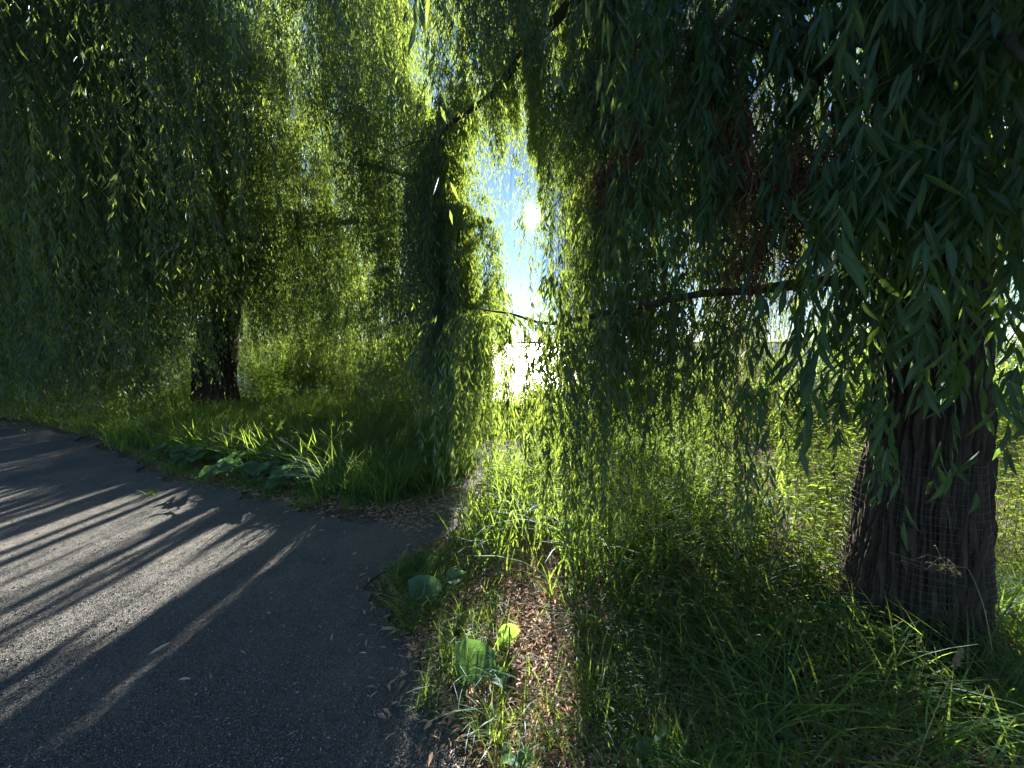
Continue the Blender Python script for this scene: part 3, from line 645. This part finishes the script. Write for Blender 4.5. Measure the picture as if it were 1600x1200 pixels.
for px, py in [(665, 1105), (235, 775), (470, 795), (640, 985), (690, 1035)]:
    g = gr(px, py); blades(A, g[None, :2] + rng.normal(size=(60, 2)) * .03, (.05, .14), (.003, .006), lean=.7)
tag(A.build('short_grass', M_GRASS), 'short tufts of grass along the ragged path edge', 'grass', kind='stuff')

# leafy undergrowth, too thick to count
A = Acc(); T = Acc()
def stems(poly, n_, h, lf, step=.035, wid=.22, world=None):
    P = scatter(poly, n_) if world is None else world
    hm = P.mean(1)[:, None] * 0 + .4
    P = P[rng.random(len(P)) > litter_gap(np.column_stack([P, hm]))]
    for p in P:
        hh = rng.uniform(*h); z = gz(p[0:1], p[1:2])[0]; top = np.array([p[0] + rng.normal() * .1 * hh, p[1] + rng.normal() * .1 * hh, z + hh])
        C = spline([[p[0], p[1], z], ((p[0] + top[0]) / 2 + rng.normal() * .03, (p[1] + top[1]) / 2 + rng.normal() * .03, z + hh * .5), top], 6)
        V, f = tube(C, np.linspace(.003, .0012, 6), 3); T.add(V, f)
        k = int(hh / step); u = rng.uniform(.15, 1, k); x = u * 5; i0 = np.minimum(x.astype(int), 4); q = C[i0] + (C[i0 + 1] - C[i0]) * (x - i0)[:, None]
        ph = np.arange(k) * 2.4 + rng.uniform(0, 6); D = np.stack([np.cos(ph), np.sin(ph), rng.uniform(-.5, .7, k)], -1)
        Ln = rng.uniform(*lf, k) * (1.15 - .5 * u); leaves(A, q, D, np.array([0, 0, 1.0]) + rsph(k) * .5, Ln, Ln * wid, 1)
stems([(960, 690), (1330, 660), (1400, 740), (1300, 870), (1100, 900), (1010, 800)], 380, (.35, .85), (.06, .13))
stems([(740, 760), (860, 700), (1000, 690), (1080, 800), (960, 930), (800, 900)], 240, (.3, .65), (.08, .14), wid=.17)
stems([(990, 850), (1300, 860), (1330, 1010), (1180, 1100), (1020, 1010), (960, 930)], 230, (.12, .34), (.05, .1), wid=.28)
stems([(1180, 1000), (1600, 1000), (1620, 1180), (1300, 1200)], 140, (.1, .3), (.04, .08), wid=.3)
stems([(1210, 730), (1340, 715), (1335, 900), (1290, 940), (1150, 900)], 330, (.3, .65), (.05, .1), wid=.25)
stems([(1530, 700), (1700, 700), (1700, 960), (1540, 940)], 160, (.35, .8), (.05, .1))
stems(None, 0, (.4, .9), (.07, .13), world=rng.uniform([-2, 6.3], [8, 10.5], (700, 2)))
stems(None, 0, (.4, 1.0), (.08, .14), world=rng.uniform([-16, 9], [-2, 12.5], (700, 2)))
stems(None, 0, (.8, 1.5), (.09, .15), world=rng.uniform([-10, 10.2], [-1.2, 12.2], (420, 2)))
stems(MOUND, 130, (.3, .65), (.05, .11))
stems([(60, 640), (300, 650), (330, 690), (180, 690)], 140, (.2, .4), (.05, .1))
o = A.build('undergrowth', M_SHRUB); tag(o, 'thick leafy undergrowth glowing in the low sun under the willows', 'undergrowth', kind='stuff')
T.build('stem', M_TWIG, o)

# dead leaves on the ground
A = Acc()
def litter(P, ln=(.025, .065), z=.012):
    k = len(P); B = np.stack([P[:, 0], P[:, 1], np.maximum(gz(P[:, 0], P[:, 1]), 0 if z > .015 else -9) + z + rng.uniform(0, .012, k)], -1)
    th = rng.uniform(0, 6.28, k); D = np.stack([np.cos(th), np.sin(th), rng.uniform(-.12, .25, k)], -1)
    N = np.array([0, 0, 1.0]) + rsph(k) * .7; Ln = rng.uniform(*ln, k); leaves(A, B, D, N, Ln, Ln * rng.uniform(.14, .3, k), 1)
litter(scatter(SPARSE, 11000, -.02), (.018, .055))
litter(scatter([(700, 840), (1000, 900), (1600, 900), (1700, 1260), (1250, 1280), (900, 1000)], 5000, .0))
litter(scatter(EDGE, 9000, -.14)); litter(scatter([(560, 800), (700, 770), (850, 730), (860, 745), (740, 800), (640, 840)], 1500, -.4), z=.016)
tag(A.build('leaf_litter', M_DEAD), 'brown and reddish dry leaves carpeting the soil beside the path', 'leaf litter', kind='stuff')
A = Acc()
P = on_path(9000, 8, .0); d = -pathdist(P[:, 0], P[:, 1]); P = P[rng.random(len(P)) < np.exp(-d / .075)]
litter(P[:, :2], z=.018)
tag(A.build('leaf_litter', M_DEAD), 'scattered dry leaves and bits along the gravel edge', 'leaf litter', kind='stuff')

# single fallen willow leaves lying on the gravel
M_PALE = leaf_mat('pale_dry_leaf', (.42, .38, .3), (.08, .06, .03), shift=.2)
def fallen(px, py, ln, ang, label, grp='fallen leaves on the gravel', mat=None):
    g = gr(px, py); A = Acc(); D = np.array([[math.cos(ang), math.sin(ang), .05]])
    leaves(A, np.array([[g[0], g[1], .03]]), D, np.array([[.25, .1, 1.0]]), np.array([ln]), np.array([ln * .2]), 2)
    e = obj('fallen_leaf', np.concatenate(A.V) , [np.concatenate(f) for f in A.F.values()], mat or M_PALE, smooth=True)
    tag(e, label, 'leaf', grp)
fallen(232, 1032, .085, .9, 'pale pointed leaf alone in the middle of the dark gravel')
fallen(278, 1073, .05, .4, 'small pale leaf right of the bright pointed leaf on the gravel')
for px, py in [(385, 1030), (425, 935), (424, 967), (440, 985), (462, 1000), (505, 882), (540, 838), (272, 822), (420, 892), (520, 1010), (575, 1100), (448, 1160), (560, 1000), (330, 1070), (470, 1075), (560, 870), (600, 985)]:
    fallen(px + rng.uniform(-4, 4), py, rng.uniform(.03, .055), rng.uniform(0, 6.28), 'small dry leaf lying on the shaded dark gravel', 'small dry leaves dotted over the gravel')
fallen(594, 992, .11, .15, 'long curled pale leaf at the grassy edge of the gravel')
fallen(692, 1075, .07, 1.2, 'upturned pale leaf beside the lower broad leaf on the path edge')

# ------------------------------------------------------------------ broad-leaved plants
def heart(c, d, up, size, seed):
    """wavy heart-shaped leaf from its stalk end c along d"""
    d = unit(np.array(d, float)); s_ = unit(np.cross(d, up)); n_ = np.cross(s_, d); m1, m2 = 19, 13; V = []
    r_ = np.random.default_rng(seed); ph = r_.uniform(0, 6); bend = r_.uniform(.12, .3); asym = r_.uniform(-.06, .06)
    for a in np.linspace(0, 1, m1):
        wv = .66 * math.sin(math.pi * min(a, 1) ** .58) ** .85 * (1 - .35 * a) + .01 if 0 < a < 1 else .01
        wv *= 1 + .06 * math.sin(19 * a + ph) + .04 * math.sin(33 * a + 2 * ph)
        for q in np.linspace(-1, 1, m2):
            back = -.24 * (1 - a) ** 3 * abs(q) ** 1.3
            V.append(c + d * size * (a + back) + s_ * size * (wv * q + asym * a * a) + n_ * size * (.16 * abs(q) ** 1.2 * (1 - .5 * a) + .045 * math.sin(11 * a + 3 * q + ph) * q * q - bend * a * a + .012 * math.sin(40 * a) * abs(q)))
    V = np.array(V); i = np.arange(m1 - 1)[:, None] * m2 + np.arange(m2 - 1)[None]
    U = np.array([((q + 1) / 2, a) for a in np.linspace(0, 1, m1) for q in np.linspace(-1, 1, m2)])
    return V, np.stack([i, i + 1, i + m2 + 1, i + m2], -1).reshape(-1, 4), U
M_BURD = leaf_mat('burdock_leaf', (.045, .09, .05), (.06, .12, .02), gloss=.05, midrib=True, veins=True, shift=.12)
M_BURDL = leaf_mat('young_burdock_leaf', (.10, .2, .05), (.16, .26, .04), gloss=.05, shift=.12, midrib=True, veins=True)
def broad_plant(px, py, spec, label, grp='broad-leaved plants on the path edge', mat=None):
    g = gr(px, py); z0 = float(gz(g[0:1], g[1:2])[0]); g[2] = z0; e = empty('burdock_plant', g, label, 'plant', grp)
    for k, (dx, dy, size, hgt, dirx, diry, dz) in enumerate(spec):
        c = g + np.array([dx, dy, hgt]); d = unit(np.array([dirx, diry, dz])); 
        V, f, U = heart(c, d, np.array([0, -.25, 1.0]), size, int(px + k)); lf = obj('leaf', V, f, mat or M_BURD, e, smooth=True, uv=U)
        C = spline([g, g + np.array([dx * .4, dy * .4, hgt * .7]), c], 8); V, f = tube(C, np.linspace(.006, .004, 8), 6); obj('stalk', V, f, M_BIG, e, smooth=True)
broad_plant(678, 945, [(-.05, .05, .17, .10, -.2, -.75, -.3), (.09, .07, .10, .12, .9, .35, .2)], 'large dull blue-green leaf standing at the path edge below the bright grass')
broad_plant(745, 1072, [(-.0, .08, .17, .10, -.35, -.75, -.35), (.05, .05, .07, .07, .6, -.5, .1), (.10, .0, .08, .06, .3, -.9, .1)], 'heart-shaped dark green leaf plant nearest the camera on the litter')
broad_plant(796, 1012, [(0, .02, .085, .10, .0, -.35, -.9), (-.03, .0, .05, .03, -.5, -.6, -.3)], 'upright bright yellow-green leaf in the sunlit litter', mat=M_BURDL)
broad_plant(1032, 1192, [(0, .02, .06, .09, .2, -.3, .7), (-.05, 0, .055, .06, -.9, -.2, .1), (.04, 0, .05, .05, .8, -.3, .1)], 'small broad-leaved seedling at the bottom right of the litter')
broad_plant(800, 1205, [(0, .0, .07, .05, -.4, -.5, .5), (.03, 0, .06, .05, .7, -.2, .3)], 'pale green seedling cut off by the bottom edge')
def rosette(k_, smin, smax, rad, seed):
    r_ = np.random.default_rng(seed); s_ = []
    for i_ in range(k_):
        a = r_.uniform(0, 6.28); q = r_.uniform(.3, 1) * rad
        s_.append((math.cos(a) * q, math.sin(a) * q * .5, .68 * r_.uniform(smin, smax), r_.uniform(.12, .26), math.cos(a) + r_.normal() * .3, math.sin(a) - .5, -.15))
    return s_
broad_plant(300, 728, rosette(12, .18, .3, .34, 1), 'leftmost low clump of broad leaves in front of the tall shaded grass')
broad_plant(385, 752, rosette(14, .2, .32, .36, 2), 'middle spreading clump of broad leaves in front of the tall shaded grass')
broad_plant(470, 765, rosette(12, .16, .28, .34, 3), 'rightmost clump of broad leaves below the tall shaded grass')

def lobed_weed(px, py, h, nl, label, mat):
    g = gr(px, py); g[2] = float(gz(g[0:1], g[1:2])[0]); e = empty('lobed_weed', g, label, 'plant', 'leafy weeds under the right willow')
    S = Acc(); A = Acc()
    for k in range(nl):
        a = rng.uniform(0, 6.28); c = g + [math.cos(a) * h * .45, math.sin(a) * h * .35, h * rng.uniform(.6, 1)]
        C = spline([g, g * .4 + c * .6 + [0, 0, .03], c], 7); V, f = tube(C, np.linspace(.003, .0015, 7), 4); S.add(V, f)
        for t_, sz in ((0, 1), (-.35, .8), (.0, .6)):
            for q in (-1.1, -.55, 0, .55, 1.1):
                D = np.array([[math.cos(a + q), math.sin(a + q), .15 + t_ * .3]]); Ln = np.array([.055 * sz * (1.1 - .25 * abs(q))])
                leaves(A, (c + np.array([math.cos(a), math.sin(a), 0]) * t_ * .12)[None], D, np.array([[0, 0, 1.0]]) + rng.normal(size=(1, 3)) * .25, Ln, Ln * .5, 1)
    A.build('leaf', mat, e); S.build('stalk', M_BIG, e)
lobed_weed(1225, 1020, .16, 7, 'bright lobed weed at the left of the dark grass below the trunk', M_BURDL)
lobed_weed(1370, 1030, .17, 10, 'dark lobed weed directly in front of the thick trunk', M_BIG)
lobed_weed(1310, 990, .15, 8, 'lobed weed at the left foot of the thick trunk', M_BIG)

# grass stalks with seed heads
def stalk(P, label, kind_, r_=.0016):
    g = np.array(P[0]); e = empty('grass_stalk', g, label, 'grass stalk', 'grass stalks with seed heads'); C = spline(P, 20)
    V, f = tube(C, np.linspace(r_, r_ * .6, 20), 5); obj('stem', V, f, M_STALK, e, smooth=True)
    A = Acc(); tip = C[-1]; d = unit(C[-1] - C[-3])
    if kind_ == 'spike':
        k = 420; u = rng.random(k); B = tip + d * (u * .075)[:, None]; leaves(A, B, rsph(k) + d * 1.0, rsph(k), .011 * np.sin(np.pi * (u * .85 + .1)) + .003, np.full(k, .0022), 0)
    else:
        k = 16
        for a in range(k):
            p = tip + d * a * .006; q = spline([p, p + d * .03 + rng.normal(size=3) * .02, p + d * .05 + rng.normal(size=3) * .045], 6); V, f = tube(q, .0006, 3); A.add(V, f)
            leaves(A, q[2:], d + rsph(4) * .6, rsph(4), np.full(4, .012), np.full(4, .003), 0)
    A.build('seed_head', M_STALK, e)
    for q in (6, 9):
        bl = Acc(); leaves(bl, C[q:q + 1], d * .6 + rsph(1) * .5, rsph(1), np.full(1, .14), np.full(1, .006), 2); bl.build('leaf', M_GRASS, e)
def gp(px, py): g = gr(px, py); return g
stalk([gp(1420, 1230), at(1450, 1140, 1.16), at(1490, 1045, 1.2)], 'foxtail grass stalk with a furry spike low at the right', 'spike')
stalk([gp(1560, 1080), at(1540, 960, 1.5), at(1515, 893, 1.5), at(1500, 886, 1.5)], 'pale open grass panicle lit in front of the dark trunk', 'panicle')
stalk([gp(1195, 950), at(1200, 900, 2.2), at(1206, 862, 2.2)], 'small pale grass spike left of the thick trunk', 'spike')

# weathered fallen branch in the litter
A = Acc(); g0 = gr(1165, 1128); g1 = gr(1255, 1180); C = spline([g0 + [0, 0, .02], (g0 + g1) / 2 + [.02, .01, .035], g1 + [0, 0, .02]], 14)
V, f = tube(C, .018 + .006 * n1(np.arange(14) * .8), 8); A.add(V, f); A.add(*tube([C[5], C[5] + [.03, .06, .03], C[5] + [.05, .11, .02]], np.array([.007, .005, .002]), 5))
tag(A.build('fallen_branch', M_LOG, smooth=True), 'grey weathered stick lying in the shaded litter', 'branch')

# ------------------------------------------------------------------ bushes on the bank
def bush(px, Yb, h, wd, label, nl=4200, lf=(.05, .09)):
    x = (px - 800) / F * Yb; z = float(gz(np.array([x]), np.array([Yb]))[0]); g = np.array([x, Yb, z])
    e = empty('bush', g, label, 'bush', 'bushes along the bank'); S = Acc(); A = Acc(); tips = []
    for k in range(11):
        a = rng.uniform(0, 6.28); q = rng.uniform(.2, 1); c = g + [math.cos(a) * wd * .5 * q, math.sin(a) * wd * .4 * q, h * rng.uniform(.45, .95) * (1.1 - .4 * q)]
        C = spline([g, g * .5 + c * .5 + [0, 0, h * .12], c], 8); V, f = tube(C, np.linspace(.014, .004, 8), 5); S.add(V, f); tips += [C[i] for i in (3, 4, 5, 6, 7, 7)]
    tips = np.array(tips); p = tips[rng.integers(0, len(tips), nl)] + rng.normal(size=(nl, 3)) * [wd * .09, wd * .09, h * .085]
    p = p[p[:, 2] > z + .03]; Ln = rng.uniform(*lf, len(p)); leaves(A, p, rsph(len(p)) + [0, 0, .2], np.array([0, 0, 1.0]) + rsph(len(p)), Ln, Ln * .45, 1)
    A.build('foliage', M_SHRUB, e); S.build('stem', M_LIMB, e)
bush(870, 9.6, 1.0, 2.2, 'rounded bush on the bank right below the glittering water')
bush(835, 7.4, .45, .9, 'small dark bush at the end of the trodden trail')
bush(985, 8.6, 1.05, 2.0, 'bush on the bank to the right of the water gap')
bush(1120, 8.0, 1.2, 2.4, 'bush behind the hanging twigs right of centre')
bush(1300, 7.2, 1.5, 2.6, 'tall leafy bush just left of the thick trunk')
bush(1640, 5.6, 1.5, 2.4, 'bush at the right edge behind the thick trunk')
bush(690, 9.0, .9, 2.0, 'bush behind the heavy hanging foliage column left of the water')
bush(425, 12.3, 2.3, 2.6, 'sunlit yellow-green bush to the right of the slender trunk', 9000)
bush(250, 12.6, 2.5, 2.8, 'sunlit yellow-green bush to the left of the slender trunk', 9000)
bush(490, 11.2, 2.1, 2.4, 'bush between the slender trunk and the dark far clump', 8000)
bush(330, 13.2, 2.6, 2.6, 'tall bush hidden mostly behind the slender trunk', 7000)
bush(640, 11.5, 1.9, 2.4, 'bush behind the left edge of the heavy hanging column', 7000)
bush(560, 12.0, 2.1, 3.0, 'bush in the dark far right of the slender trunk', 7000)
bush(5, 11.5, 1.9, 3.0, 'bright bush at the left edge beyond the path', 8000)
bush(120, 12.5, 1.6, 3.0, 'shaded bush second from the left edge beyond the path', 6000)
bush(1150, 9.6, 2.3, 2.6, 'tall sunlit bush on the bank behind the twigs right of the water', 6500, (.05, .1))
bush(1330, 9.0, 2.4, 2.6, 'tall sunlit bush on the bank just left behind the thick trunk', 6500, (.05, .1))
bush(1500, 9.4, 2.6, 3.0, 'tall sunlit bush hidden behind the thick trunk', 6500, (.05, .1))
bush(1720, 8.2, 2.6, 3.0, 'tall sunlit bush at the far right edge of the bank', 6500, (.05, .1))
bush(1040, 10.2, 1.9, 2.2, 'lower sunlit bush nearest the right side of the water gap', 6500, (.05, .1))
